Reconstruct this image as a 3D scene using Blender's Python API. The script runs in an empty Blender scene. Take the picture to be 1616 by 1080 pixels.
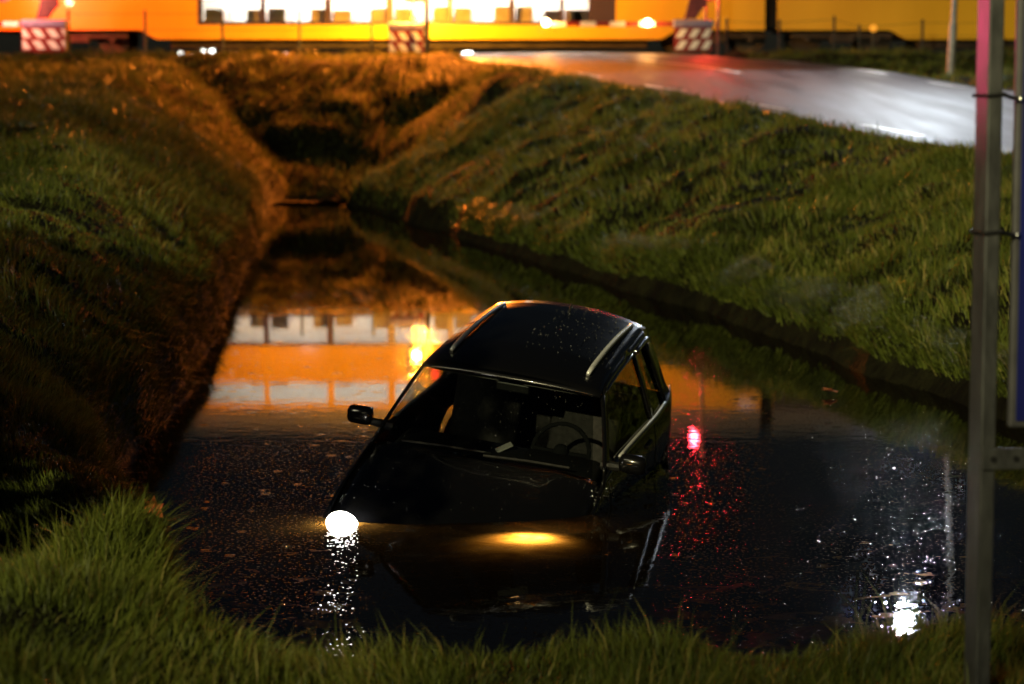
import bpy, bmesh, math, random
import numpy as np
from mathutils import Vector, Matrix
random.seed(7); rng = np.random.default_rng(11)
R = math.radians
S = bpy.context.scene
C = S.collection

# ------------------------------------------------------------------ camera
cam = bpy.data.cameras.new('camera'); camo = bpy.data.objects.new('camera', cam); C.objects.link(camo)
camo.location = (0, 0, 2.604); camo.rotation_euler = (R(90 - 6.186), 0, 0)
cam.lens = 85.5; cam.sensor_width = 36; cam.clip_start = .1; cam.clip_end = 2000
cam.dof.use_dof = True; cam.dof.focus_distance = 13.6; cam.dof.aperture_fstop = 2.2
S.camera = camo
# ------------------------------------------------------------------ night sky, faint skylight from behind the camera
W = bpy.data.worlds.new('World'); S.world = W; W.use_nodes = True
nt = W.node_tree; bg = nt.nodes['Background']
sky = nt.nodes.new('ShaderNodeTexSky'); sky.sky_type = 'NISHITA'; sky.sun_disc = False
sky.sun_elevation = R(24); sky.sun_rotation = R(215)
nt.links.new(sky.outputs[0], bg.inputs[0]); bg.inputs[1].default_value = .0022
sun = bpy.data.lights.new('sun', 'SUN'); sun.energy = .75; sun.angle = R(20); sun.color = (1, .93, .62)
suno = bpy.data.objects.new('sun', sun); C.objects.link(suno)
# faint light falling from the left, behind the camera
suno.rotation_euler = Vector((.54, .70, -.44)).to_track_quat('-Z', 'Y').to_euler()
S.view_settings.view_transform = 'Standard'; S.view_settings.look = 'None'
S.view_settings.exposure = 0; S.view_settings.gamma = 1
S.cycles.max_bounces = 8; S.cycles.transparent_max_bounces = 12
S.cycles.caustics_reflective = False; S.cycles.caustics_refractive = False
S.cycles.sample_clamp_indirect = 4
S.cycles.use_denoising = True

# ------------------------------------------------------------------ helpers
def tag(o, label=None, cat=None, group=None, kind=None):
    if label: o['label'] = label
    if cat: o['category'] = cat
    if group: o['group'] = group
    if kind: o['kind'] = kind
    return o
def empty(name, loc=(0, 0, 0), rz=0):
    o = bpy.data.objects.new(name, None); C.objects.link(o); o.location = loc; o.rotation_euler = (0, 0, rz); return o
def link(name, me, m, parent=None, smooth=False):
    o = bpy.data.objects.new(name, me); C.objects.link(o)
    if m: me.materials.append(m)
    if parent: o.parent = parent
    if smooth: me.polygons.foreach_set('use_smooth', [True] * len(me.polygons))
    return o
def obj(name, bm, m, parent=None, smooth=False, sharp=None):
    if sharp is not None:
        bm.normal_update()
        for e in bm.edges:
            if len(e.link_faces) == 2 and e.calc_face_angle(0) > R(sharp): e.smooth = False
        smooth = True
    me = bpy.data.meshes.new(name); bm.to_mesh(me); bm.free()
    return link(name, me, m, parent, smooth)
def box(bm, x0, x1, y0, y1, z0, z1, M=None, bev=0):
    vs = [bm.verts.new((x, y, z)) for x in (x0, x1) for y in (y0, y1) for z in (z0, z1)]
    fs = [bm.faces.new([vs[i] for i in f]) for f in ((0, 1, 3, 2), (4, 6, 7, 5), (0, 4, 5, 1), (2, 3, 7, 6), (0, 2, 6, 4), (1, 5, 7, 3))]
    if bev:
        es = list({e for f in fs for e in f.edges})
        r = bmesh.ops.bevel(bm, geom=es, offset=bev, segments=2, affect='EDGES', profile=.5)
        vs = list({v for f in r['faces'] for v in f.verts} | {v for v in vs if v.is_valid})
    if M is not None:
        for v in vs: v.co = M @ v.co
    return vs
def tube(bm, pts, r, n=10, cap=True, flat=1.0):
    pts = [Vector(p) for p in pts]; rings = []
    rs = r if isinstance(r, (list, tuple)) else [r] * len(pts)
    for i, p in enumerate(pts):
        t = (pts[min(i + 1, len(pts) - 1)] - pts[max(i - 1, 0)]).normalized()
        a = t.cross(Vector((0, 0, 1)));  a = a if a.length > .05 else t.cross(Vector((1, 0, 0)))
        a.normalize(); b = a.cross(t).normalized()
        rings.append([bm.verts.new(p + (a * math.cos(2 * math.pi * k / n) + b * flat * math.sin(2 * math.pi * k / n)) * rs[i]) for k in range(n)])
    for A, B in zip(rings, rings[1:]):
        for k in range(n): bm.faces.new((A[k], A[(k + 1) % n], B[(k + 1) % n], B[k]))
    if cap: bm.faces.new(rings[0][::-1]); bm.faces.new(rings[-1])
def grid(bm, F, nu, nv):
    V = [[bm.verts.new(F(i / nu, j / nv)) for j in range(nv + 1)] for i in range(nu + 1)]
    for i in range(nu):
        for j in range(nv):
            try: bm.faces.new((V[i][j], V[i + 1][j], V[i + 1][j + 1], V[i][j + 1]))
            except ValueError: pass
    return V
def sphere(bm, c, r, sc=(1, 1, 1), n=12):
    g = bmesh.ops.create_uvsphere(bm, u_segments=n, v_segments=max(6, n // 2 + 2), radius=1)
    for v in g['verts']: v.co = Vector((c[0] + v.co.x * r * sc[0], c[1] + v.co.y * r * sc[1], c[2] + v.co.z * r * sc[2]))
def prism(bm, poly, f0, f1):
    """closed solid between two mappings of a 2D polygon"""
    A = [bm.verts.new(f0(p)) for p in poly]; B = [bm.verts.new(f1(p)) for p in poly]; n = len(poly)
    bm.faces.new(A[::-1]); bm.faces.new(B)
    for i in range(n): bm.faces.new((A[i], A[(i + 1) % n], B[(i + 1) % n], B[i]))
def sstep(a, b, x):
    t = np.clip((x - a) / (b - a), 0, 1); return t * t * (3 - 2 * t)
_T = np.random.default_rng(3).random((256, 256))
def vnoise(x, y):
    x = np.asarray(x, float); y = np.asarray(y, float)
    xi = np.floor(x).astype(int); yi = np.floor(y).astype(int); fx = x - xi; fy = y - yi
    fx = fx * fx * (3 - 2 * fx); fy = fy * fy * (3 - 2 * fy)
    g = lambda a, b: _T[a % 256, b % 256]
    return (g(xi, yi) * (1 - fx) + g(xi + 1, yi) * fx) * (1 - fy) + (g(xi, yi + 1) * (1 - fx) + g(xi + 1, yi + 1) * fx) * fy - .5
def fbm(x, y, o=3):
    s = 0; a = 1
    for k in range(o): s = s + a * vnoise(x * 2 ** k + 17 * k, y * 2 ** k + 31 * k); a *= .5
    return s

# ------------------------------------------------------------------ materials
def mat(name, col=(.5, .5, .5), rough=.5, metal=0, emit=None, es=0, coat=0, spec=.5):
    m = bpy.data.materials.new(name); m.use_nodes = True
    p = m.node_tree.nodes['Principled BSDF']
    p.inputs['Base Color'].default_value = (*col, 1); p.inputs['Roughness'].default_value = rough
    p.inputs['Metallic'].default_value = metal; p.inputs['Coat Weight'].default_value = coat; p.inputs['Coat Roughness'].default_value = .04
    p.inputs['Specular IOR Level'].default_value = spec
    if emit: p.inputs['Emission Color'].default_value = (*emit, 1); p.inputs['Emission Strength'].default_value = es
    return m
def noisy(m, c0, c1, scale, bump=0, bscale=None, detail=6, rough=None, stretch=(1, 1, 1)):
    n = m.node_tree.nodes; l = m.node_tree.links; p = n['Principled BSDF']
    tc = n.new('ShaderNodeTexCoord'); mp = n.new('ShaderNodeMapping'); mp.inputs['Scale'].default_value = stretch
    l.new(tc.outputs['Object'], mp.inputs[0])
    t = n.new('ShaderNodeTexNoise'); t.inputs['Scale'].default_value = scale; t.inputs['Detail'].default_value = detail
    l.new(mp.outputs[0], t.inputs['Vector'])
    r = n.new('ShaderNodeValToRGB'); r.color_ramp.elements[0].position = .35; r.color_ramp.elements[1].position = .68
    r.color_ramp.elements[0].color = (*c0, 1); r.color_ramp.elements[1].color = (*c1, 1)
    l.new(t.outputs['Fac'], r.inputs[0]); l.new(r.outputs[0], p.inputs['Base Color'])
    if rough:
        q = n.new('ShaderNodeMapRange'); q.inputs['To Min'].default_value = rough[0]; q.inputs['To Max'].default_value = rough[1]
        l.new(t.outputs['Fac'], q.inputs['Value']); l.new(q.outputs[0], p.inputs['Roughness'])
    if bump:
        t2 = n.new('ShaderNodeTexNoise'); t2.inputs['Scale'].default_value = bscale or scale; t2.inputs['Detail'].default_value = 5
        l.new(mp.outputs[0], t2.inputs['Vector'])
        b = n.new('ShaderNodeBump'); b.inputs['Distance'].default_value = bump; l.new(t2.outputs['Fac'], b.inputs['Height'])
        l.new(b.outputs[0], p.inputs['Normal'])
    return m
def glass(name, tint, gl=1.45):
    m = bpy.data.materials.new(name); m.use_nodes = True; n = m.node_tree.nodes; l = m.node_tree.links
    n.remove(n['Principled BSDF'])
    f = n.new('ShaderNodeFresnel'); f.inputs[0].default_value = gl
    t = n.new('ShaderNodeBsdfTransparent'); t.inputs[0].default_value = (*tint, 1)
    g = n.new('ShaderNodeBsdfGlossy'); g.inputs['Roughness'].default_value = .02
    x = n.new('ShaderNodeMixShader'); l.new(f.outputs[0], x.inputs[0]); l.new(t.outputs[0], x.inputs[1]); l.new(g.outputs[0], x.inputs[2])
    l.new(x.outputs[0], n['Material Output'].inputs[0]); return m

M = {}
M['soil'] = noisy(mat('soil', rough=.95, spec=.05), (.004, .0035, .0022), (.012, .012, .0045), 3.2, .05, 14)
M['asphalt'] = noisy(mat('asphalt', rough=.3, spec=.3), (.026, .027, .030), (.050, .050, .053), 2.2, .0035, 90, rough=(.26, .74), stretch=(1, .06, 1))
M['paint_white'] = noisy(mat('road_paint', rough=.35), (.45, .45, .43), (.75, .75, .72), 9)
M['black_paint'] = mat('black_paint', (.003, .003, .0034), .22, coat=.7, spec=.3)
M['black_trim'] = mat('black_trim', (.008, .008, .008), .45)
M['silver'] = mat('silver_rail', (.8, .81, .8), .42, .6)
M['chrome'] = mat('chrome', (.75, .76, .75), .16, 1)
M['seat'] = noisy(mat('seat_fabric', rough=.9), (.028, .025, .023), (.055, .048, .044), 30)
M['dash'] = mat('dash', (.015, .015, .015), .95, spec=.1)
M['red_cloth'] = mat('red_cloth', (.30, .02, .035), .8)
M['paper'] = mat('paper', (.5, .48, .46), .8)
M['rubber'] = noisy(mat('rubber', rough=.9, spec=.1), (.012, .012, .012), (.025, .025, .024), 20)
M['car_glass'] = glass('car_glass', (.40, .43, .42))
M['train_glass'] = glass('train_glass', (.86, .88, .88))
M['yellow'] = noisy(mat('train_yellow', rough=.35, coat=.3), (.72, .42, .012), (.80, .48, .02), .8, stretch=(1, 1, .3))
M['train_dark'] = noisy(mat('train_underframe', rough=.8), (.018, .014, .012), (.05, .04, .032), 3)
M['band'] = mat('window_band', (.05, .035, .06), .4)
M['roof_grey'] = mat('train_roof', (.18, .18, .19), .6)
M['cabin'] = mat('cabin_wall', (.72, .70, .66), .7)
M['cabin_seat'] = noisy(mat('cabin_seat', rough=.85), (.42, .34, .33), (.58, .5, .48), 4)
M['cabin_lamp'] = mat('cabin_lamp', (.9, .9, .9), .5, emit=(1, .93, .82), es=46)
M['steel'] = noisy(mat('rail_steel', rough=.4, metal=.8), (.16, .12, .10), (.30, .26, .23), 6)
M['ballast'] = noisy(mat('ballast', rough=.95), (.05, .045, .042), (.15, .13, .12), 14, .05, 22)
M['galv'] = noisy(mat('galvanised', rough=.55, metal=.25), (.045, .047, .046), (.085, .088, .084), 26, .0015, 60, rough=(.35, .62), stretch=(1, 1, .35))
M['post_grey'] = noisy(mat('mast_grey', rough=.5, metal=.3), (.14, .14, .14), (.24, .24, .24), 8)
M['dark_post'] = noisy(mat('fence_metal', rough=.6, metal=.3), (.02, .025, .022), (.05, .055, .05), 8)
M['lid'] = noisy(mat('lid_grey', rough=.45), (.20, .18, .33), (.30, .27, .45), 6)
M['red_board'] = noisy(mat('red_board', rough=.4), (.17, .012, .010), (.26, .016, .014), 7)
M['white_board'] = noisy(mat('white_board', rough=.4), (.85, .83, .80), (.92, .91, .9), 7)
M['weight'] = noisy(mat('counterweight', rough=.5), (.10, .02, .03), (.17, .035, .045), 5)
M['sign_blue'] = noisy(mat('sign_blue', rough=.35), (.012, .016, .13), (.016, .022, .17), 5)
M['sign_edge'] = noisy(mat('sign_edge', rough=.5), (.06, .06, .064), (.09, .09, .094), 12)
M['strap'] = mat('strap', (.012, .012, .012), .5)
M['leaf'] = noisy(mat('leaf_orange', rough=.6), (.30, .06, .015), (.48, .13, .03), 60)
M['amber_lens'] = mat('amber_lens', (.8, .4, .05), .3, emit=(1, .30, .02), es=70)
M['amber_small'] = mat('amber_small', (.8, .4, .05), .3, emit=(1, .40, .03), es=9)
M['red_lens'] = mat('red_lens', (.7, .03, .02), .3, emit=(1, .035, .02), es=45)
M['red_glow'] = mat('red_lens_bright', (.7, .03, .02), .3, emit=(1, .03, .05), es=330)
M['boom_lens'] = mat('boom_lens', (.9, .7, .5), .3, emit=(1, .72, .38), es=22)
M['white_lens'] = mat('white_lens', (.9, .9, .9), .3, emit=(.93, .97, 1), es=260)
M['dot_lens'] = mat('dot_lens', (.9, .9, .9), .3, emit=(.95, .97, .9), es=9)
M['head_lens'] = mat('head_lens', (.9, .9, .9), .2, emit=(1, .95, .84), es=48)
M['sunk_lens'] = mat('sunk_lens', (.9, .9, .9), .2, emit=(1, .9, .7), es=4)
M['bead'] = mat('water_bead', (.22, .23, .23), .12, .8)

def grass_mat():
    m = bpy.data.materials.new('grass_blades'); m.use_nodes = True; n = m.node_tree.nodes; l = m.node_tree.links
    p = n['Principled BSDF']; a = n.new('ShaderNodeAttribute'); a.attribute_name = 'tint'
    r = n.new('ShaderNodeValToRGB'); e = r.color_ramp.elements
    e[0].position = 0; e[0].color = (.034, .045, .008, 1); e[1].position = 1; e[1].color = (.20, .18, .05, 1)
    k = e.new(.5); k.color = (.075, .098, .014, 1); k = e.new(.8); k.color = (.115, .135, .02, 1)
    l.new(a.outputs['Fac'], r.inputs[0]); l.new(r.outputs[0], p.inputs['Base Color'])
    p.inputs['Roughness'].default_value = .5; p.inputs['Specular IOR Level'].default_value = .14
    t = n.new('ShaderNodeBsdfTranslucent'); l.new(r.outputs[0], t.inputs[0])
    x = n.new('ShaderNodeMixShader'); x.inputs[0].default_value = .22
    l.new(p.outputs[0], x.inputs[1]); l.new(t.outputs[0], x.inputs[2]); l.new(x.outputs[0], n['Material Output'].inputs[0]); return m
M['grass'] = grass_mat()

def water_mat():
    m = bpy.data.materials.new('ditch_water'); m.use_nodes = True; n = m.node_tree.nodes; l = m.node_tree.links
    n.remove(n['Principled BSDF'])
    tc = n.new('ShaderNodeTexCoord')
    def noise(scale, st, det=2, dist=0):
        mp = n.new('ShaderNodeMapping'); mp.inputs['Scale'].default_value = st; l.new(tc.outputs['Object'], mp.inputs[0])
        t = n.new('ShaderNodeTexNoise'); t.inputs['Scale'].default_value = scale; t.inputs['Detail'].default_value = det; t.inputs['Distortion'].default_value = dist
        l.new(mp.outputs[0], t.inputs['Vector']); return t.outputs['Fac']
    def math_(op, a, b):
        q = n.new('ShaderNodeMath'); q.operation = op
        for i, v in enumerate((a, b)):
            if isinstance(v, (int, float)): q.inputs[i].default_value = v
            else: l.new(v, q.inputs[i])
        return q.outputs[0]
    # rain ripples are strongest in the open near end, calm patches elsewhere
    sep = n.new('ShaderNodeSeparateXYZ'); l.new(tc.outputs['Object'], sep.inputs[0])
    mr = n.new('ShaderNodeMapRange'); mr.inputs['From Min'].default_value = 12; mr.inputs['From Max'].default_value = 26
    mr.inputs['To Min'].default_value = 1; mr.inputs['To Max'].default_value = .07; l.new(sep.outputs['Y'], mr.inputs['Value'])
    patch = n.new('ShaderNodeMapRange'); patch.inputs['From Min'].default_value = .42; patch.inputs['From Max'].default_value = .62
    patch.inputs['To Min'].default_value = .35; patch.inputs['To Max'].default_value = 1.0
    l.new(noise(.9, (1, 1, 1), 2), patch.inputs['Value'])
    amp = math_('MULTIPLY', mr.outputs[0], patch.outputs[0])
    base = math_('ADD', math_('MULTIPLY', noise(6, (1, 1, 1), 2, .4), .22), math_('MULTIPLY', noise(42, (1, .8, 1), 1, .3), .03))
    # rings and pits left by raindrops, only here and there
    vo = n.new('ShaderNodeTexVoronoi'); vo.inputs['Scale'].default_value = 6.5; l.new(tc.outputs['Object'], vo.inputs['Vector'])
    ring = n.new('ShaderNodeMath'); ring.operation = 'SINE'; l.new(math_('MULTIPLY', vo.outputs['Distance'], 40), ring.inputs[0])
    fade = n.new('ShaderNodeMapRange'); fade.inputs['From Min'].default_value = .08; fade.inputs['From Max'].default_value = .36
    fade.inputs['To Min'].default_value = .11; fade.inputs['To Max'].default_value = 0; l.new(vo.outputs['Distance'], fade.inputs['Value'])
    sepc = n.new('ShaderNodeSeparateColor'); l.new(vo.outputs['Color'], sepc.inputs[0])
    act = n.new('ShaderNodeMapRange'); act.inputs['From Min'].default_value = .45; act.inputs['From Max'].default_value = 1; l.new(sepc.outputs[0], act.inputs['Value'])
    pits = n.new('ShaderNodeMapRange'); pits.inputs['From Min'].default_value = .62; pits.inputs['From Max'].default_value = .78
    pits.inputs['To Min'].default_value = 0; pits.inputs['To Max'].default_value = .24; l.new(noise(52, (1, .7, 1), 1, .2), pits.inputs['Value'])
    drops = math_('ADD', math_('MULTIPLY', math_('MULTIPLY', ring.outputs[0], fade.outputs[0]), act.outputs[0]), pits.outputs[0])
    h = math_('ADD', math_('MULTIPLY', math_('MULTIPLY', base, .5), mr.outputs[0]), math_('MULTIPLY', drops, amp))
    b = n.new('ShaderNodeBump'); b.inputs['Strength'].default_value = 1; b.inputs['Distance'].default_value = .006; l.new(h, b.inputs['Height'])
    d = n.new('ShaderNodeBsdfDiffuse'); d.inputs[0].default_value = (.005, .0035, .002, 1)
    t = n.new('ShaderNodeBsdfTranslucent'); t.inputs[0].default_value = (.42, .20, .035, 1)
    silt = n.new('ShaderNodeValToRGB'); silt.color_ramp.elements[0].position = .3; silt.color_ramp.elements[0].color = (.20, .085, .012, 1); silt.color_ramp.elements[1].position = .7; silt.color_ramp.elements[1].color = (.48, .24, .045, 1)
    l.new(noise(5, (1, 1, 1), 5, .8), silt.inputs[0]); l.new(silt.outputs[0], t.inputs[0])
    x0 = n.new('ShaderNodeMixShader'); x0.inputs[0].default_value = .5; l.new(d.outputs[0], x0.inputs[1]); l.new(t.outputs[0], x0.inputs[2])
    f = n.new('ShaderNodeFresnel'); f.inputs[0].default_value = 1.36; l.new(b.outputs[0], f.inputs['Normal'])
    g = n.new('ShaderNodeBsdfGlossy'); g.inputs['Roughness'].default_value = .012; l.new(b.outputs[0], g.inputs['Normal'])
    x = n.new('ShaderNodeMixShader'); l.new(f.outputs[0], x.inputs[0]); l.new(x0.outputs[0], x.inputs[1]); l.new(g.outputs[0], x.inputs[2])
    l.new(x.outputs[0], n['Material Output'].inputs[0]); return m
M['water'] = water_mat()

# ------------------------------------------------------------------ terrain
def tab(pts):
    a = np.array(sorted(pts, key=lambda p: p[1])); return lambda Y: np.interp(Y, a[:, 1], a[:, 0])
XR = tab([(-3.36, 50), (-1.96, 44.8), (-.59, 38.9), (.79, 32.75), (2.09, 27.3), (2.75, 23.7), (3.26, 21), (3.65, 19.1), (4.3, 16), (5.0, 12), (5.4, 8), (-3.75, 64)])
XL = tab([(-5.0, 49), (-3.87, 36.3), (-3.19, 26.6), (-2.79, 21), (-2.66, 17.9), (-2.60, 16.1), (-2.42, 14.4), (-1.90, 12.6), (-1.45, 10.8), (-1.2, 9), (-5.2, 64)])
ROADL = tab([(8.9, -20), (8.4, 8), (7.55, 18), (6.9, 25), (5.75, 30.5), (5.09, 33.1), (4.29, 37.4), (3.25, 42.9), (1.8, 48.9), (.6, 55), (-1.41, 62), (-1.9, 66), (-2.1, 74), (-4, 90), (-12, 140)])
ROADR = tab([(15.6, -20), (15.1, 8), (14.2, 18), (13.3, 26), (12.0, 31), (11.2, 37), (9.85, 43), (8.9, 47), (8.36, 54.3), (6.95, 59.9), (5.6, 62), (5.2, 66), (5.0, 74), (3, 90), (-5, 140)])
def ROADZ(Y): return np.interp(Y, [-20, 8, 20, 27, 62, 66, 76, 95, 200], [.9, 1.0, 1.28, 1.55, 3.11, 3.25, 3.25, 2.9, 2.9])
def PL(Y): return np.interp(Y, [-20, 9, 10.6, 11.8, 13, 18, 24, 45, 60, 66, 76, 95, 200], [.6, .52, .42, .80, 1.1, 1.3, 1.5, 2.36, 3.02, 3.12, 3.1, 2.8, 2.8])
def height(x, Y):
    x = np.asarray(x, float); Y = np.asarray(Y, float)
    wob = .16 * vnoise(Y * .9, Y * 0 + 3.3) * sstep(8, 12, Y) + .7 * fbm(Y * .45, x * .3, 2) * sstep(44, 52, Y)
    dl = XL(Y) + wob - x; dr = x - (XR(Y) + .2 * vnoise(Y * .7, Y * 0 + 9.1)) + .9 * fbm(Y * .4 + 20, x * .35, 2) * sstep(44, 52, Y)
    dn = 9.5 + .10 * np.sin(x * 1.3) + .15 * sstep(-.7, -1.6, x) - Y
    Ye = 50.0
    # left bank: steep lip, then rounded shoulder
    wl = np.interp(Y, [9, 14, 20, 27, 34, 60], [.9, 1.15, 1.45, 1.5, 2.8, 3.2]); p = PL(Y)
    hl = .42 * sstep(0, .16, dl) + (p - .42) * (.55 * np.clip(dl / wl, 0, 1) + .45 * np.sin(np.clip(dl / wl, 0, 1) * np.pi / 2))
    rz = ROADZ(Y) - .035; wr = np.maximum(ROADL(Y) - .4 - XR(Y), 1.5)
    tr = np.clip(dr / wr, 0, 1)
    lip = .30 + .16 * vnoise(Y * 1.6, Y * 0 + 5.7); hr = lip * sstep(0, .22 + .1 * vnoise(Y * 2.3, Y * 0 + 1.7), dr) + (rz - lip) * (.45 * tr + .55 * np.sin(tr * np.pi / 2))
    pn = .37 + .30 * sstep(-.6, -1.9, x) + .04 * sstep(1.0, 2.0, x)
    hn = .16 * sstep(0, .12, dn) + (pn - .16) * sstep(-.02, .22, dn)
    hn = np.where(Y < 7, np.maximum(hn, pn), hn)
    # closing slope at the far end with a shallow gully
    zc = -.25 + .28 * sstep(50, 53.5, Y) + (p - .03) * sstep(51.0, 60.8, Y + .9 * fbm(x * .5, Y * .5 + 3, 2)) + .10 * sstep(58, 60.6, Y) * (1 - sstep(60.8, 63, Y))
    g = np.maximum(zc, 0) * (Y > Ye - .5)
    land = np.maximum.reduce([np.where(dl > 0, hl, -9), np.where(dr > 0, hr, -9), np.where(dn > 0, hn, -9), np.where(Y > Ye - .5, g, -9)])
    din = np.minimum.reduce([np.maximum(-dl, 0), np.maximum(-dr, 0), np.maximum(-dn, 0)])
    z = np.where(land > -5, land, -.75 * sstep(0, .6, din) - .03)
    # tussocks
    t = fbm(x * 1.7, Y * 1.7, 3) * (.16 + .10 * (x > 0)) + fbm(x * .45 + 9, Y * .45, 2) * .10
    a = np.where(land > .1, sstep(.1, .5, land), 0)
    onroad = sstep(-.5, -.05, np.minimum(x - ROADL(Y), ROADR(Y) - x))
    track = sstep(66, 67, Y) * (1 - sstep(75, 77, Y))
    a = a * (1 - onroad) * (1 - track)
    z = z + t * a * np.where(Y < 9.4, .35, 1)
    # nose of grass that leans out over the water on the left
    z = z + .14 * np.exp(-(((x + 1.66) / .30) ** 2 + ((Y - 10.5) / .6) ** 2)) * (land > .05)
    z = np.where(onroad > 0, z * (1 - onroad) + (ROADZ(Y) - .035) * onroad, z)
    z = np.where(track > 0, z * (1 - track) + 2.98 * track, z)
    return z
def axis(segs):
    out = []
    for a, b, s in segs: out += list(np.arange(a, b, s))
    return np.array(out + [segs[-1][1]])
gx = axis([(-160, -30, 10), (-30, -14, 1.2), (-14, -6, .4), (-6, 6, .13), (6, 16, .4), (16, 30, 1.5), (30, 160, 10)])
gy = axis([(-25, 4, 1.5), (4, 20, .13), (20, 50, .26), (50, 78, .4), (78, 110, 3), (110, 300, 12)])
GX, GY = np.meshgrid(gx, gy, indexing='ij'); GZ = height(GX, GY)
def mesh_np(name, V, faces4=None, faces3=None):
    me = bpy.data.meshes.new(name); V = np.asarray(V, np.float32)
    me.vertices.add(len(V)); me.vertices.foreach_set('co', V.ravel())
    loops = []; starts = []; tot = 0
    for F in (faces4, faces3):
        if F is None: continue
        k = F.shape[1]; loops.append(F.ravel()); starts.append(tot + np.arange(len(F)) * k); tot += F.size
    L = np.concatenate(loops).astype(np.int32); st = np.concatenate(starts).astype(np.int32)
    me.loops.add(len(L)); me.loops.foreach_set('vertex_index', L)
    me.polygons.add(len(st)); me.polygons.foreach_set('loop_start', st)
    me.update(calc_edges=True); me.validate(); return me
nx, ny = GX.shape; I = np.arange(nx * ny).reshape(nx, ny)
F = np.stack([I[:-1, :-1], I[1:, :-1], I[1:, 1:], I[:-1, 1:]], -1).reshape(-1, 4)
tag(link('ground', mesh_np('ground', np.stack([GX, GY, GZ], -1).reshape(-1, 3), F), M['soil'], None, True), kind='structure')

bm = bmesh.new(); grid(bm, lambda u, v: (-8 + 15 * u, 8 + 49 * v, 0), 4, 12)
tag(obj('water', bm, M['water']), kind='structure')

# road sheet, cambered, with markings on it
ys = axis([(-20, 20, 2), (20, 78, .5), (78, 140, 3)])
def roadpt(u, Y, dz=0): 
    a, b = ROADL(Y), ROADR(Y); return (a + (b - a) * u, Y, float(ROADZ(Y)) + .05 * (1 - (2 * u - 1) ** 2) + dz)
bm = bmesh.new(); prev = None
for Y in ys:
    row = [bm.verts.new(roadpt(k / 10, Y)) for k in range(11)]
    row = [bm.verts.new((row[0].co.x - .02, Y, row[0].co.z - .05))] + row + [bm.verts.new((row[-1].co.x + .02, Y, row[-1].co.z - .05))]
    if prev:
        for k in range(12): bm.faces.new((prev[k], prev[k + 1], row[k + 1], row[k]))
    prev = row
tag(obj('road', bm, M['asphalt'], None, sharp=30), kind='structure')
bm = bmesh.new()
def stripe(u0, w, y0, y1):
    n = max(2, int((y1 - y0) / .5)); pr = None
    for k in range(n + 1):
        Y = y0 + (y1 - y0) * k / n; a = roadpt(u0, Y, .004); wd = w / (ROADR(Y) - ROADL(Y)); b = roadpt(u0 + wd, Y, .004)
        r = (bm.verts.new(a), bm.verts.new(b))
        if pr: bm.faces.new((pr[0], pr[1], r[1], r[0]))
        pr = r
for s in np.arange(22, 60, 6.0): stripe(.925, .14, s + .4, s + 2.8)
for s in np.arange(21, 60, 6.0): stripe(.055, .12, s, s + 2.4)
stripe(.49, .13, 52, 61.5)
tag(obj('road_markings', bm, M['paint_white']), kind='structure')

# ------------------------------------------------------------------ grass
def blades(pos, h, w, lean, droop, tint):
    """pos (N,3); one tapering, bending blade each"""
    N = len(pos); a = rng.random(N) * 2 * np.pi
    side = np.stack([np.cos(a), np.sin(a), np.zeros(N)], -1)
    b = a + np.pi / 2 + rng.normal(0, .5, N)
    out = np.stack([np.cos(b), np.sin(b), np.zeros(N)], -1) * rng.random(N)[:, None] * droop + lean
    up = np.array([0, 0, 1.]); hh = h[:, None]; ww = w[:, None]
    c1 = pos + up * hh * .55 + out * hh * .25; c2 = pos + up * hh * (.95) + out * hh * .8
    V = np.stack([pos - side * ww / 2, pos + side * ww / 2, c1 - side * ww * .38, c1 + side * ww * .38, c2], 1)
    B = np.arange(N)[:, None] * 5
    return V.reshape(-1, 3), B + np.array([[0, 1, 3, 2]]), B + np.array([[2, 3, 4]]), np.repeat(tint, 5)
def slope(x, Y):
    e = .12; return np.stack([-(height(x + e, Y) - height(x - e, Y)) / (2 * e), -(height(x, Y + e) - height(x, Y - e)) / (2 * e), np.zeros_like(x)], -1)
parts = []
def field(n, x0, x1, y0, y1, h, w, droop=.7, keep=None, leanw=.35, zmin=.03, straw=None):
    x = x0 + (x1 - x0) * rng.random(n); Y = y0 + (y1 - y0) * rng.random(n)
    m = np.minimum(x - ROADL(Y), ROADR(Y) - x) < .05 + .10 * vnoise(Y * 1.1, x * 0)
    if keep is not None: m &= keep(x, Y)
    m &= np.abs(x) < (Y * .2104 * 1.25 + 1.2)      # what can be seen, with a margin to either side
    m &= ~((Y > 66.3) & (x > -60))
    x, Y = x[m], Y[m]; z = height(x, Y); m = z > zmin; x, Y, z = x[m], Y[m], z[m]
    cl = fbm(x * 2.3 + 4, Y * 2.3, 2); c2 = fbm(x * .6, Y * .6 + 8, 2)
    hh = h * (.55 + .75 * rng.random(len(x))) * np.clip(1 + 1.1 * cl + .5 * c2, .25, 2.1)
    ln = np.clip(slope(x, Y), -1.6, 1.6) * leanw + np.stack([fbm(x * 2.1, Y * 2.1 + 50, 2), fbm(x * 2.1 + 70, Y * 2.1, 2), 0 * x], -1) * 1.3 + rng.normal(0, .22, (len(x), 3)) * (1, 1, .3)
    tint = np.clip(.42 + .75 * fbm(x * 1.1 + 30, Y * 1.1, 3) + rng.normal(0, .20, len(x)), 0, 1) if straw is None else np.full(len(x), straw)
    parts.append(blades(np.stack([x, Y, z - .01], -1), hh, w * (.7 + .6 * rng.random(len(x))), ln, droop, tint))
field(62000, -2.9, 3.2, 6.9, 10.2, .095, .0050, .9)                                   # foreground verge
field(1500, -2.9, 3.2, 7.2, 10.0, .20, .0045, .5)                                # taller stalks in it
field(60000, -4.2, -1.0, 9.3, 16.5, .075, .0058, 1.0, lambda x, Y: x < XL(Y) + .15, .2)
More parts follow.
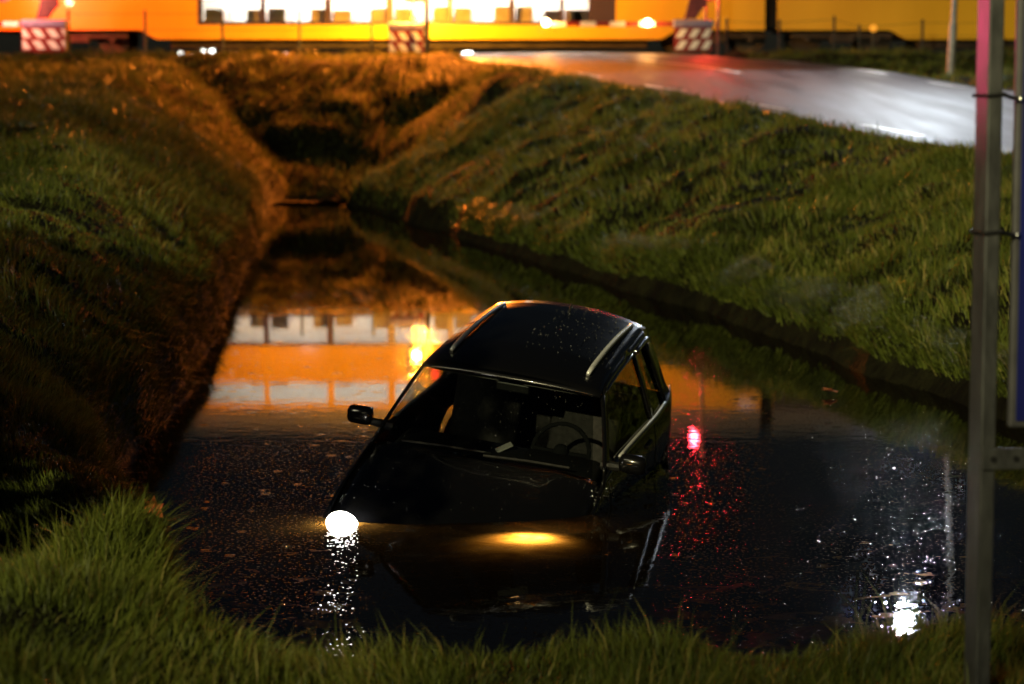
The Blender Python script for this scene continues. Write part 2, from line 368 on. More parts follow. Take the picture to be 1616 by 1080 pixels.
field(2600, -2.0, -1.3, 10.0, 11.2, .13, .0062, 1.1, lambda x, Y: x < XL(Y) + .15, .3)   # long overhanging tuft
field(50000, -6.5, -2.0, 16, 27, .10, .0095, 1.0, lambda x, Y: x < XL(Y) + .1, .2)
field(46000, -10.5, -2.8, 26, 46, .15, .016, .8, lambda x, Y: x < XL(Y) + .2, .5)
field(80000, 1.4, 8, 14, 30, .14, .010, .8, lambda x, Y: x > XR(Y) + .13, .5)
field(56000, -4.2, 6, 29, 50, .14, .015, .8, lambda x, Y: x > XR(Y) + .13, .5)
field(70000, -17, 3, 45, 66.2, .14, .020, .7)
field(30000, 1, 8.5, 20, 58, .10, .013, .9, lambda x, Y: np.abs(x - ROADL(Y)) < .45)
field(1400, -2.9, 3.2, 6.9, 10.2, .12, .0035, .9)
field(26000, 6, 17, 36, 66.2, .16, .020, .7, lambda x, Y: x > ROADR(Y))
def overhang(n, XS, sgn, y0, y1, h, w, d0=.03):
    Y = y0 + (y1 - y0) * rng.random(n); wob = .16 * vnoise(Y * .9, Y * 0 + 3.3) * sstep(8, 12, Y) if sgn > 0 else -.2 * vnoise(Y * .7, Y * 0 + 9.1)
    d = rng.random(n) ** 1.3 * .42 + d0
    x = (XS(Y) + wob - d) if sgn > 0 else (XS(Y) - wob + d)
    z = height(x, Y); m = z > .0; x, Y, z = x[m], Y[m], z[m]; k = len(x)
    hh = h * (.4 + rng.random(k)) ; ln = np.stack([sgn * (.5 + .7 * rng.random(k)), rng.normal(0, .25, k), -.55 - .5 * rng.random(k)], -1)
    parts.append(blades(np.stack([x, Y, z - .01], -1), hh, w * (.7 + .6 * rng.random(k)), ln, .5, np.clip(.35 + .4 * fbm(x * 1.5, Y * 1.5, 2) + rng.normal(0, .15, k), 0, 1)))
overhang(5000, XL, 1, 9.9, 17, .10, .006); overhang(14000, XL, 1, 17, 48, .18, .012, 0); overhang(8000, XL, 1, 15, 48, .10, .012, -.12)
overhang(15000, XR, -1, 13, 30, .22, .010, .10); overhang(4500, XR, -1, 30, 40, .2, .014, .08)
field(1500, -2.9, 3.2, 6.9, 10.2, .15, .0040, 1.2, straw=1.0)
field(1300, -2.9, 3.2, 6.9, 10.2, .075, .022, 1.4, straw=.25)
field(2600, 1.4, 8, 14, 30, .17, .012, 1.2, lambda x, Y: x > XR(Y) + .2, straw=1.0)
field(2600, -6.5, 6, 24, 50, .16, .018, 1.2, lambda x, Y: (x > XR(Y) + .2) | (x < XL(Y) - .1), straw=1.0)
off = 0; Vs = []; F4 = []; F3 = []; T = []
for V, a, b, t in parts:
    Vs.append(V); F4.append(a + off); F3.append(b + off); T.append(t); off += len(V)
me = mesh_np('grass', np.concatenate(Vs), np.concatenate(F4), np.concatenate(F3))
at = me.attributes.new('tint', 'FLOAT', 'POINT'); at.data.foreach_set('value', np.concatenate(T).astype(np.float32))
tag(link('grass', me, M['grass']), kind='stuff')

# ------------------------------------------------------------------ railway track
tr = empty('railway_track', (0, 71.2, 3.26)); tag(tr, 'railway track of two steel rails on dark ballast under the yellow train', 'railway track')
bm = bmesh.new()
prev = None
for X in np.arange(-70, 71, 5.0):
    row = [bm.verts.new((X, y, z)) for y, z in ((-2.7, -.30), (-1.9, -.12), (1.9, -.12), (2.7, -.30))]
    if prev:
        for k in range(3): bm.faces.new((prev[k], row[k], row[k + 1], prev[k + 1]))
    prev = row
obj('ballast', bm, M['ballast'], tr)
for s in (-.75, .75):
    bm = bmesh.new(); box(bm, -70, 70, s - .035, s + .035, -.03, 0, bev=.006); box(bm, -70, 70, s - .012, s + .012, -.10, -.03); box(bm, -70, 70, s - .06, s + .06, -.115, -.10)
    obj('rail', bm, M['steel'], tr)
bm = bmesh.new()
for X in np.arange(-40, 40, .65): box(bm, X - .12, X + .12, -1.25, 1.25, -.20, -.117)
obj('sleepers', bm, M['ballast'], tr)

# ------------------------------------------------------------------ train
RZ = 3.26; YF = 69.8; YB = 72.6
train = empty('train', (0, 71.2, RZ)); tag(train, 'yellow double deck passenger train with lit white windows standing across the level crossing', 'train')
def carriage(x0, xa, xb, x1, bands, lower, upper, extra=(), high=()):
    """x0-xa and xb-x1 stand high over the bogies, xa-xb hangs low between them"""
    o = lambda v: (v[0], v[1] - 71.2, v[2] - RZ)
    wins = [(a, b, 4.21, 4.98) for a, b in lower] + [(a, b, 6.15, 6.72) for a, b in upper] + list(extra)
    bm = bmesh.new()
    xs = sorted({round(v, 3) for v in [x0, xa, xb, x1] + [w[0] for w in wins] + [w[1] for w in wins] + [b[0] for b in bands] + [b[1] for b in bands] + [b[0] for b in high] + [b[1] for b in high]})
    zs = sorted({4.05, 4.12, 4.21, 4.98, 5.06, 6.15, 6.72, 6.9} | {w[2] for w in wins} | {w[3] for w in wins} | {v for b in high for v in b[2:]})
    bb = bmesh.new()
    for a, b in zip(xs, xs[1:]):
        for c, d in zip(zs, zs[1:]):
            mx, mz = (a + b) / 2, (c + d) / 2
            if any(w[0] < mx < w[1] and w[2] < mz < w[3] for w in wins): continue
            tgt = bb if any(q[0] < mx < q[1] and 4.12 < mz < 5.06 for q in bands) or any(q[0] < mx < q[1] and q[2] < mz < q[3] for q in high) else bm
            tgt.faces.new([tgt.verts.new(o(v)) for v in ((a, YF, c), (b, YF, c), (b, YF, d), (a, YF, d))])
    # lower edge, sweeping up to the bogies in a curve
    def bot(x):
        t = float(min(sstep(xa - .5, xa + .1, x), 1 - sstep(xb - .1, xb + .5, x))); return 3.97 + (3.71 - 3.97) * t
    px = sorted(set(list(np.linspace(x0, xa - .5, 3)) + list(np.linspace(xa - .5, xa + .1, 7)) + list(np.linspace(xa + .1, xb - .1, 8)) + list(np.linspace(xb - .1, xb + .5, 7)) + list(np.linspace(xb + .5, x1, 3))))
    for a, b in zip(px, px[1:]):
        bm.faces.new([bm.verts.new(o(v)) for v in ((a, YF, bot(a)), (b, YF, bot(b)), (b, YF, 4.05), (a, YF, 4.05))])
        bm.faces.new([bm.verts.new(o(v)) for v in ((a, YF, bot(a)), (b, YF, bot(b)), (b, YB, bot(b)), (a, YB, bot(a)))])
    bm.faces.new([bm.verts.new(o(v)) for v in ((x0, YB, 3.97), (x1, YB, 3.97), (x1, YB, 6.9), (x0, YB, 6.9))])
    for X in (x0, x1): bm.faces.new([bm.verts.new(o(v)) for v in ((X, YF, 3.97), (X, YB, 3.97), (X, YB, 6.9), (X, YF, 6.9))])
    bmesh.ops.remove_doubles(bm, verts=bm.verts, dist=.001); bmesh.ops.remove_doubles(bb, verts=bb.verts, dist=.001)
    car = obj('carriage', bm, M['yellow'], train)
    if len(bb.faces): obj('window_band', bb, M['band'], car)
    bm = bmesh.new(); ya = [(YF, 6.9), (YF + .08, 7.2), (YF + .3, 7.55), (YF + .7, 7.82), (71.2, 7.93), (YB - .7, 7.82), (YB - .3, 7.55), (YB - .08, 7.2), (YB, 6.9)]
    for (p, q) in zip(ya, ya[1:]): bm.faces.new([bm.verts.new(o(v)) for v in ((x0, p[0], p[1]), (x1, p[0], p[1]), (x1, q[0], q[1]), (x0, q[0], q[1]))])
    for X in (x0, x1): bm.faces.new([bm.verts.new(o((X, p[0], p[1]))) for p in ya])
    bmesh.ops.remove_doubles(bm, verts=bm.verts, dist=.001); obj('roof', bm, M['roof_grey'], car, sharp=40)
    # cabin: two decks, seats and ceiling lamps
    bm = bmesh.new()
    for z0, z1 in ((3.86, 5.42), (5.5, 7.3)):
        for q in (((xa, YB - .12, z0), (xb, YB - .12, z0), (xb, YB - .12, z1), (xa, YB - .12, z1)), ((xa, YF + .1, z0), (xb, YF + .1, z0), (xb, YB - .12, z0), (xa, YB - .12, z0)), ((xa, YF + .1, z1), (xb, YF + .1, z1), (xb, YB - .12, z1), (xa, YB - .12, z1))):
            bm.faces.new([bm.verts.new(o(v)) for v in q])
    obj('cabin', bm, M['cabin'], car)
    for (zz, ws) in ((5.40, lower), (7.27, upper)):
        if ws:
            bm = bmesh.new(); box(bm, ws[0][0], ws[-1][1], 70.9 - 71.2, 71.5 - 71.2, zz - .05 - RZ, zz - RZ)
            obj('cabin_lamp', bm, M['cabin_lamp'], car)
    for ws, zf in ((lower, 3.88), (upper, 5.52)):
        for a, b in ws:
            for yy in (70.05, 71.6):
                for xx in (a + .16, b - .30):
                    if yy > 71 and zf > 5: continue
                    bm = bmesh.new()
                    box(bm, xx - .12, xx + .36, yy - 71.2, yy + .9 - 71.2, zf - RZ + .35, zf - RZ + .66 + .12 * random.random(), bev=.02)
                    box(bm, xx - .2, xx + .33, yy - 71.2, yy + .9 - 71.2, zf - RZ + .2, zf - RZ + .36)
                    obj('seat', bm, M['cabin_seat'], car)
    for a, b, c, d in wins:
        bm = bmesh.new(); box(bm, a, b, YF + .035 - 71.2, YF + .045 - 71.2, c - RZ, d - RZ)
        p = obj('window', bm, M['train_glass'], car)
    for q in extra:
        bm = bmesh.new(); box(bm, q[0], q[1], YF + .5 - 71.2, YF + .54 - 71.2, q[2] - .1 - RZ, q[3] + .1 - RZ); obj('vestibule_lamp', bm, M['cabin_lamp'], car)
    for ca, cb in ((x0 + .3, xa - .2), (xb + .35, x1 - .2)):
        bg_ = bmesh.new(); cx = (ca + cb) / 2
        box(bg_, cx - 1.45, cx + 1.45, -1.18, -.98, .48, .64, bev=.02); box(bg_, cx - .35, cx + .35, -1.22, -.94, .36, .58, bev=.03)
        box(bg_, cx - 1.0, cx + 1.0, -.9, .9, .45, .62); bog = obj('bogie', bg_, M['train_dark'], car)
        for dx in (-1.0, 1.0):
            w = bmesh.new()
            tube(w, [(cx + dx, -.86, .46), (cx + dx, -.72, .46)], .46, 22); tube(w, [(cx + dx, .72, .46), (cx + dx, .86, .46)], .46, 22)
            tube(w, [(cx + dx, -1.2, .46), (cx + dx, .86, .46)], .09, 10); obj('wheelset', w, M['train_dark'], bog, sharp=40)
    bm = bmesh.new(); box(bm, xa + .4, xb - .4, -1.1, 1.1, .20, .44, bev=.03); box(bm, x0 + .1, xa - .3, -1.0, 1.0, .64, .70); box(bm, xb + .3, x1 - .1, -1.0, 1.0, .64, .70)
    obj('underframe', bm, M['train_dark'], car)
    return car
lowA = [(-8.80, -7.16), (-7.01, -5.33), (-5.14, -3.58), (-3.38, -1.84), (-1.68, -.08), (.08, 1.35), (1.48, 2.18)]
uppA = [(-8.80, -7.16), (-7.01, -5.33), (-5.14, -3.58), (-3.38, -1.84), (-1.68, -.08), (.08, 1.62), (1.8, 3.3)]
carriage(-14.8, -10.16, 4.28, 7.20, [(-8.95, 2.95)], lowA, uppA)
carriage(7.56, 11.2, 25.6, 29.0, [], [], [(12.6 + 1.8 * k, 14.2 + 1.8 * k) for k in range(6)], [(9.85, 10.75, 4.92, 5.5)], [(7.56, 29.0, 4.86, 6.9)])
carriage(-37.0, -33.4, -19.0, -15.16, [(-32.6, -20.4)], [(-32.4 + 1.8 * k, -30.8 + 1.8 * k) for k in range(6)], [(-32.4 + 1.8 * k, -30.8 + 1.8 * k) for k in range(6)])
for a, b in ((7.20, 7.56), (-15.16, -14.8)):
    bm = bmesh.new(); box(bm, a, b, -1.15, 1.15, .75, 4.2); obj('gangway', bm, M['rubber'], train)

# ------------------------------------------------------------------ level crossing equipment
def point(name, loc, col, e, r=.12, parent=None):
    l = bpy.data.lights.new(name, 'POINT'); l.energy = e; l.color = col; l.shadow_soft_size = r
    o = bpy.data.objects.new(name, l); C.objects.link(o); o.location = loc
    if parent: o.parent = parent
    return o
def barrier(x0, x1, slant, label, boom=None, gz=3.2):
    w = x1 - x0; cx = (x0 + x1) / 2
    t = empty('barrier_machine', (cx, 66.3, gz)); tag(t, label, 'crossing barrier', 'barrier machines with red and white striped boards')
    h = w / 2; b = bmesh.new(); box(b, -h + .05, h - .05, .0, .55, .12, .78, bev=.02); obj('housing', b, M['post_grey'], t)
    b = bmesh.new(); box(b, -h - .02, h + .02, -.06, .6, .78, .985, bev=.035); obj('lid', b, M['lid'], t)
    b = bmesh.new(); box(b, -h, h, -.045, -.015, .13, .775); bd = obj('striped_board', b, M['red_board'], t)
    b = bmesh.new(); pitch = w / 3
    for r0, r1 in ((.19, .42), (.50, .73)):
        for k in range(-1, 4):
            a = -h + k * pitch + .04; wd = pitch * .56; sh = slant * pitch * .42
            p = [(a, r0), (a + wd, r0), (a + wd - sh, r1), (a - sh, r1)]
            p = [(min(max(x, -h + .01), h - .01), z) for x, z in p]
            if abs(p[1][0] - p[0][0]) + abs(p[2][0] - p[3][0]) < .06: continue
            if p[0] == p[1]: p = p[1:]
            elif p[2] == p[3]: p = p[:3]
            prism(b, p, lambda q: (q[0], -.0455, q[1]), lambda q: (q[0], -.051, q[1]))
    obj('white_stripes', b, M['white_board'], bd)
    for s in (-1, 1):
        b = bmesh.new(); box(b, s * h * .8 - .06, s * h * .8 + .06, .1, .45, -.25, .12); obj('leg', b, M['dark_post'], t)
    if boom is not None:
        s, ln = boom
        b = bmesh.new()
        pts = [(.02, 1.0), (.10, 1.28), (.18, 1.62), (.42, 1.72), (.60, 1.58), (.64, 1.38), (.46, 1.2), (.34, 1.02)]
        prism(b, [(-s * (x - .25), z) for x, z in pts], lambda q: (q[0], .12, q[1]), lambda q: (q[0], .34, q[1])); obj('counterweight', b, M['weight'], t)
        bo = bmesh.new(); box(bo, min(s * .2, s * ln), max(s * .2, s * ln), .0, .045, .81, .93); ob = obj('boom', bo, M['red_board'], t)
        n = int(ln / .8) + 1
        for k in range(n):
            a = s * (ln - .2 - k * .8); c = a - s * .42
            if abs(c) > h:
                b = bmesh.new(); box(b, min(a, c), max(a, c), -.004, .049, .806, .934); obj('white_band', b, M['white_board'], ob)
        return t, ob
    return t, None
t, ob = barrier(4.38, 5.41, -1, 'striped barrier machine with its lowered boom and two lit lamps, right end of the road', (-1, 4.05))
for X in (.92, 3.66):
    b = bmesh.new(); tube(b, [(X - 4.895, -.10, .90), (X - 4.895, .03, .90)], .10, 16); obj('boom_lamp', b, M['boom_lens'], ob)
    point('boom_light', (X - 4.895, -.4, .9), (1, .42, .08), 80, .1, t)
barrier(-13.26, -12.08, 1, 'striped barrier machine with boom reaching left, at the left end of the crest', (-1, 4.5))
barrier(-3.34, -2.32, 1, 'striped barrier machine in orange light beside the amber lamp mast, no boom', None, 3.12)
def signal(x, y, zt, label, lens, side=1, mid=None):
    gz = float(height(x, y)); t = empty('crossing_signal', (x, y, gz)); tag(t, label, 'crossing signal', 'red crossing signals')
    b = bmesh.new(); tube(b, [(0, 0, -.2), (0, 0, zt - gz + .5)], .055, 12); obj('mast', b, M['post_grey'], t)
    for zz in zt if isinstance(zt, tuple) else (zt,):
        z = zz - gz
        b = bmesh.new(); tube(b, [(side * .22, .03, z), (side * .22, .06, z)], .26, 20); bd = obj('backboard', b, M['black_trim'], t)
        b = bmesh.new(); tube(b, [(side * .22, -.05, z), (side * .22, .02, z)], .105, 16); obj('lamp', b, lens, bd)
    return t
signal(5.28, 67.0, 7.35, 'tall red lamp on a thin mast behind the right striped barrier', M['red_glow'], -1)
signal(5.62, 66.9, 4.95, 'short red signal just right of the right striped barrier', M['red_lens'], -1)
signal(-13.9, 65.9, 4.9, 'red signal beside the left striped barrier', M['red_lens'], 1)
point('red_light', (5.3, 66.6, 4.95), (1, .05, .02), 150)
point('red_light', (-13.6, 67.9, 4.95), (1, .05, .02), 1300)
point('red_light', (-13.4, 65.3, 4.9), (1, .33, .20), 330)  # warm light added to brighten the left striped board
# mast with the amber lamp
am = empty('amber_lamp_mast', (-2.30, 66.15, 3.1)); tag(am, 'dark mast carrying a glaring amber lamp, rising behind the middle striped barrier', 'lamp mast')
b = bmesh.new(); tube(b, [(0, 0, -.2), (0, 0, 1.9), (0, 0, 4.4)], [.075, .065, .055], 12); obj('mast', b, M['dark_post'], am)
b = bmesh.new(); tube(b, [(0, 0, 1.9), (-.28, -.08, 1.98)], .025, 8); obj('bracket', b, M['dark_post'], am)
b = bmesh.new(); sphere(b, (-.30, -.10, 1.80), .105, (1, 1, 1.3), 16); obj('amber_lamp', b, M['amber_lens'], am, True)
b = bmesh.new(); tube(b, [(-.36, -.1, 1.14), (-.36, -.1, 1.55)], .018, 8); rd = obj('glint_rod', b, M['amber_small'], am)  # rod glows to stand for an amber highlight
b = bmesh.new(); sphere(b, (-.36, -.1, 1.1), .06, (1, 1, 1), 12); obj('glint_bulb', b, M['amber_small'], am, True)  # glowing ball stands for the round amber reflection at the rod's end
b = bmesh.new(); tube(b, [(.20, -.12, 2.35), (.20, -.02, 2.35)], .11, 14); obj('red_lamp', b, M['red_lens'], am)
b = bmesh.new(); box(b, -.14, .14, -.70, -.46, 2.98, 3.22, bev=.03); box(b, -.03, .03, -.48, .0, 3.06, 3.12); fl = obj('fill_head', b, M['dark_post'], am)  # second lamp head, added to fill the gully with orange light
b = bmesh.new(); box(b, -.11, .11, -.715, -.703, 3.0, 3.2); obj('fill_lens', b, M['amber_small'], fl)
b = bmesh.new(); box(b, -.62, .02, .02, .05, 1.55, 2.35, bev=.01); obj('reflection_shield', b, M['dark_post'], am)  # added plate that hides the amber light's reflection in the water
point('amber_light', (-2.6, 66.32, 4.95), (1, .38, .025), 4600, .06)
point('amber_light', (-2.6, 65.85, 4.9), (1, .36, .03), 420, .10)
fs = bpy.data.lights.new('amber_fill', 'SPOT'); fs.energy = 60000; fs.color = (1, .22, .015); fs.spot_size = R(112); fs.spot_blend = 1; fs.shadow_soft_size = .06  # added fill beam for the gully and far banks
fo = bpy.data.objects.new('amber_fill', fs); C.objects.link(fo); fo.location = (-2.30, 65.35, 6.15); fo.rotation_euler = Vector((-.12, -.97, -.12)).to_track_quat('-Z', 'Y').to_euler()

# ------------------------------------------------------------------ fences before the train
def fence(xs, y, top, label):
    t = empty('wire_fence', ((xs[0] + xs[-1]) / 2, y, 3.1)); tag(t, label, 'fence'); cx = (xs[0] + xs[-1]) / 2
    for x, zt in zip(xs, top):
        b = bmesh.new(); tube(b, [(x - cx, 0, -.2), (x - cx, 0, zt - 3.1)], .036, 8); obj('post', b, M['dark_post'], t)
    b = bmesh.new()
    for f in (.25, .6, .92):
        tube(b, [(x - cx, -.01, (zt - 3.1) * f) for x, zt in zip(xs, top)], .006, 5)
    obj('wires', b, M['dark_post'], t)
fence([-12.1, -10.01, -7.9, -5.8, -3.83], 66.9, [4.46] * 5, 'thin dark post and wire fence in front of the lit train windows')
fence([5.87, 7.3, 8.79, 9.48, 11.2, 13.2], 66.9, [4.24, 4.2, 4.3, 4.07, 4.2, 4.2], 'low dark post and wire fence right of the road, before the dim carriage')
# orange reflector and far lamps seen under and past the train
t = empty('reflector_post', (9.75, 66.2, 3.0)); tag(t, 'small marker post with a round orange reflector at the right verge', 'marker post')
b = bmesh.new(); tube(b, [(0, 0, -.2), (0, 0, 1.05)], .04, 8); obj('post', b, M['dark_post'], t)
b = bmesh.new(); tube(b, [(0, -.07, .95), (0, -.02, .95)], .1, 14); obj('reflector', b, mat('glowing_reflector', (.8, .3, .02), .3, emit=(1, .38, .03), es=.8), t)  # the light it throws back is put in as a weak glow
names = ['low white lamp beyond the track, furthest left of the specks under the train', 'faint white lamp beyond the track, just left of the bright pair', 'brightest white lamp of the pair beyond the track under the train',
         'white lamp beyond the track, right of the brightest speck', 'faint white lamp beyond the track under the middle windows', 'low wide white glow for a wet paving reflection beyond the crossing']
for (X, Y, Z, r), nm in zip([(-13.53, 100, 3.5, .09), (-13.1, 100, 3.5, .05), (-12.62, 100, 3.55, .13), (-12.24, 100, 3.62, .10), (-9.26, 100, 3.5, .06), (-1.76, 97, 3.42, .17)], names):  # last ball is a wet paving reflection made as a glow
    t = empty('bollard_lamp', (X, Y, 2.9)); tag(t, nm, 'lamp', 'low white lamps beyond the track')
    b = bmesh.new(); tube(b, [(0, 0, -.2), (0, 0, Z - 2.8 - r)], .05, 8); obj('post', b, M['dark_post'], t)
    b = bmesh.new(); sphere(b, (0, 0, Z - 2.8), r, (1.5 if r > .15 else 1, 1, .9), 12); obj('lamp', b, M['dot_lens'], t, True)
# ------------------------------------------------------------------ street lamp
st = empty('street_lamp', (9.31, 52, 2.75)); tag(st, 'tall grey street lamp on the far road verge, its white light mirrored in the water', 'street lamp')
b = bmesh.new(); tube(b, [(0, 0, -.2), (.05, 0, 1.0)], .085, 12); obj('base', b, M['post_grey'], st)
b = bmesh.new(); tube(b, [(.05, 0, 1.0), (.12, 0, 3), (.20, 0, 5.0), (.22, 0, 5.9), (.05, 0, 6.3), (-.45, 0, 6.5)], [.065, .062, .055, .05, .045, .04], 12); obj('pole', b, M['post_grey'], st)
b = bmesh.new(); box(b, -1.05, -.42, -.13, .13, 6.46, 6.60, bev=.03); hd = obj('lamp_head', b, M['post_grey'], st)
b = bmesh.new(); box(b, -1.0, -.55, -.11, .11, 6.40, 6.458, bev=.02); obj('lens', b, M['white_lens'], hd)
def street_light(loc, aim, e, size, blend=.35):
    sp = bpy.data.lights.new('street_light', 'SPOT'); sp.energy = e; sp.color = (.82, .92, 1); sp.spot_size = R(size); sp.spot_blend = blend; sp.shadow_soft_size = .1
    o = bpy.data.objects.new('street_light', sp); C.objects.link(o); o.location = loc; o.rotation_euler = Vector(aim).to_track_quat('-Z', 'Y').to_euler(); return sp
street_light((8.53, 52, 9.1), (-.18, -.62, -.76), 3800, 118)
# unseen copy of it, added behind the camera to light banks and grass
s2 = empty('street_lamp', (-15.5, -26, .8)); tag(s2, 'street lamp copy added behind the camera to light the grass, out of the picture', 'street lamp')
for ch in list(st.children):
    c = ch.copy(); C.objects.link(c); c.parent = s2
    for g in ch.children: d = g.copy(); C.objects.link(d); d.parent = c
s2.rotation_euler = (0, 0, R(180)); s2.scale = (2, 2, 2.3)
l2 = street_light((-14, -26, 15.2), (.290, .924, -.240), 122000, 22, 1); l2.color = (1, .87, .46); l2.shadow_soft_size = .2
# leafy tree added unseen left of the camera to darken the near left bank
tre = empty('shade_tree', (-5.15, 7.5, .7)); tag(tre, 'leafy tree added beside the camera to shade the near left bank, unseen', 'shade_tree')
b = bmesh.new(); tube(b, [(0, 0, -.2), (.1, .05, 1.5), (-.1, 0, 3.2), (.1, 0, 4.6)], [.14, .11, .08, .03], 10)
for k in range(9):
    a = k * 2.4; tube(b, [(0, 0, 1.2 + k * .4), (1.3 * math.cos(a), .7 * math.sin(a), 1.8 + k * .45)], [.05, .015], 6)
obj('trunk', b, mat('bark', (.05, .04, .03), .9), tre)
nl = 11000; P = rng.normal(0, 1, (nl, 3)); P /= np.linalg.norm(P, axis=1)[:, None]; P *= (rng.random(nl) ** .36)[:, None] * (2.4, 1.4, 2.55)
P += (0, 0, 2.7); P[:, 0] *= 1 + .12 * vnoise(P[:, 2] * 1.3, P[:, 1] * 1.3)
A1 = rng.normal(0, 1, (nl, 3)); A1 /= np.linalg.norm(A1, axis=1)[:, None]; B1 = np.cross(A1, rng.normal(0, 1, (nl, 3))); B1 /= np.linalg.norm(B1, axis=1)[:, None]
V = np.stack([P - A1 * .11, P + B1 * .05, P + A1 * .11, P - B1 * .05], 1).reshape(-1, 3)
link('crown', mesh_np('crown', V, np.arange(nl * 4).reshape(-1, 4)), noisy(mat('leaves', rough=.6), (.03, .05, .012), (.06, .09, .02), 3), tre)
# red lamp added unseen on the left bank to tint the sign post
hz = empty('red_fill_lamp', (-8, 20, 1.4)); tag(hz, 'unseen red lamp added on the left bank to tint the sign post', 'lamp')
b = bmesh.new(); tube(b, [(0, 0, -.2), (0, 0, 1.5)], .04, 10); obj('post', b, M['dark_post'], hz)
b = bmesh.new(); tube(b, [(.03, -.05, 1.6), (.10, -.13, 1.62)], .10, 14); obj('lamp', b, M['red_lens'], hz)
hs = bpy.data.lights.new('red_fill_beam', 'SPOT'); hs.energy = 4200; hs.color = (1, .10, .22); hs.spot_size = R(7.5); hs.spot_blend = 1; hs.shadow_soft_size = .08
ho = bpy.data.objects.new('red_fill_beam', hs); C.objects.link(ho); ho.location = (-7.85, 19.82, 3.03); ho.rotation_euler = Vector((1.64 + 7.85, 8.4 - 19.82, 3.25 - 3.03)).to_track_quat('-Z', 'Y').to_euler()
# ------------------------------------------------------------------ road sign at the near edge
sg = empty('road_sign', (1.64, 8.4, .5)); tag(sg, 'blue road sign with pale edge strapped to a grey metal post in the foreground', 'road sign')
sg.rotation_euler = (0, 0, R(10))
b = bmesh.new(); box(b, -.0275, .0275, -.06, .06, -.4, 3.0, bev=.006); obj('post', b, M['galv'], sg)
b = bmesh.new(); box(b, .105, 1.0, .02, .05, .885, 2.75, bev=.012); fr = obj('sign_edge', b, M['sign_edge'], sg)
b = bmesh.new(); box(b, .130, .975, .012, .0195, .912, 2.723); obj('sign_face', b, M['sign_blue'], fr)
for z in (1.575, 2.045):
    b = bmesh.new()
    ring = [(-.032, -.064), (.032, -.064), (.032, .064), (-.032, .064), (-.032, -.064)]
    for p, q in zip(ring, ring[1:]):
        tube(b, [(p[0], p[1], z + .006 * (p[0] > 0)), (q[0], q[1], z + .006 * (q[0] > 0))], .0075, 6)
    tube(b, [(.032, -.05, z + .004), (.075, -.02, z - .006), (.115, .012, z - .012)], .007, 6)
    s_ = obj('strap', b, M['strap'], sg)
    b = bmesh.new(); sphere(b, (.117, .008, z - .012), .011, (1, 1, 1), 10); obj('bolt', b, M['chrome'], s_, True)
b = bmesh.new(); box(b, -.0275, .95, -.078, -.0605, .755, .83, bev=.004); br = obj('bracket', b, M['galv'], sg)
for x in (.012, .095, .5):
    b = bmesh.new(); tube(b, [(x, -.0835, .793), (x, -.0785, .793)], .011, 12); obj('bolt', b, M['strap'], br)

# ------------------------------------------------------------------ the sunk car
car = empty('hatchback_car'); tag(car, 'black hatchback car sunk nose down in the ditch with headlights on and roof rails', 'car')
def rotm(yaw, pitch, roll): return Matrix.Rotation(yaw, 4, 'Z') @ Matrix.Rotation(pitch, 4, 'X') @ Matrix.Rotation(roll, 4, 'Y')
car.rotation_mode = 'QUATERNION'; CM = Matrix.Translation((-.532, 14.028, -.83)) @ rotm(R(-15.4), R(8.27), R(8.19))
car.location = CM.to_translation(); car.rotation_quaternion = CM.to_quaternion()
ip = lambda x, t: float(np.interp(x, [a for a, b in t], [b for a, b in t]))
BELT = [(1.0, .965), (1.4, .985), (2.0, .965), (2.6, .94), (3.3, .92)]
def hwid(y): return ip(y, [(.1, .70), (.3, .745), (.7, .775), (1.2, .785), (2.6, .785), (3.1, .765), (3.45, .70)])
def sidex(y, z):
    """half width of the car at (y, z)"""
    zb = ip(y, BELT) if y > 1 else 9
    h = hwid(y)
    if z > zb: return h - .045 - (z - zb) * .38 - (z - zb) ** 2 * .10
    return h - .045 * max(0, (z - .72) / .25) ** 1.6 - .05 * max(0, (.40 - z) / .2) ** 1.5 + .008 * math.exp(-((z - .62) / .05) ** 2)
body = bmesh.new()
# bonnet and nose
rows = [(1.08, .955, .940), (.95, .930, .915), (.75, .895, .880), (.5, .855, .840), (.28, .815, .800), (.14, .785, .765), (.06, .745, .725), (.02, .68, .67), (0, .60, .60), (-.03, .50, .50), (-.03, .36, .36), (.01, .22, .22)]
def nose(u, v):
    k = v * (len(rows) - 1); i = min(int(k), len(rows) - 2); f = k - i
    a, b = rows[i], rows[i + 1]; y0 = a[0] + (b[0] - a[0]) * f; zc = a[1] + (b[1] - a[1]) * f; zs = a[2] + (b[2] - a[2]) * f
    s = u * 2 - 1; kk = .17 * (1 - min(1, max(0, (y0 - .1) / .9)))
    y = y0 + kk * abs(s) ** 2.2
    x = s * (hwid(y) - .035 * (v < .5))
    rib = .012 * math.exp(-((abs(s) - .62) / .10) ** 2) * (1 if y0 > .1 else 0)
    return (x, y, zc + (zs - zc) * abs(s) ** 2.4 - .03 * max(0, abs(s) - .88) / .12 * (v < .55) + rib)
grid(body, nose, 30, 33)
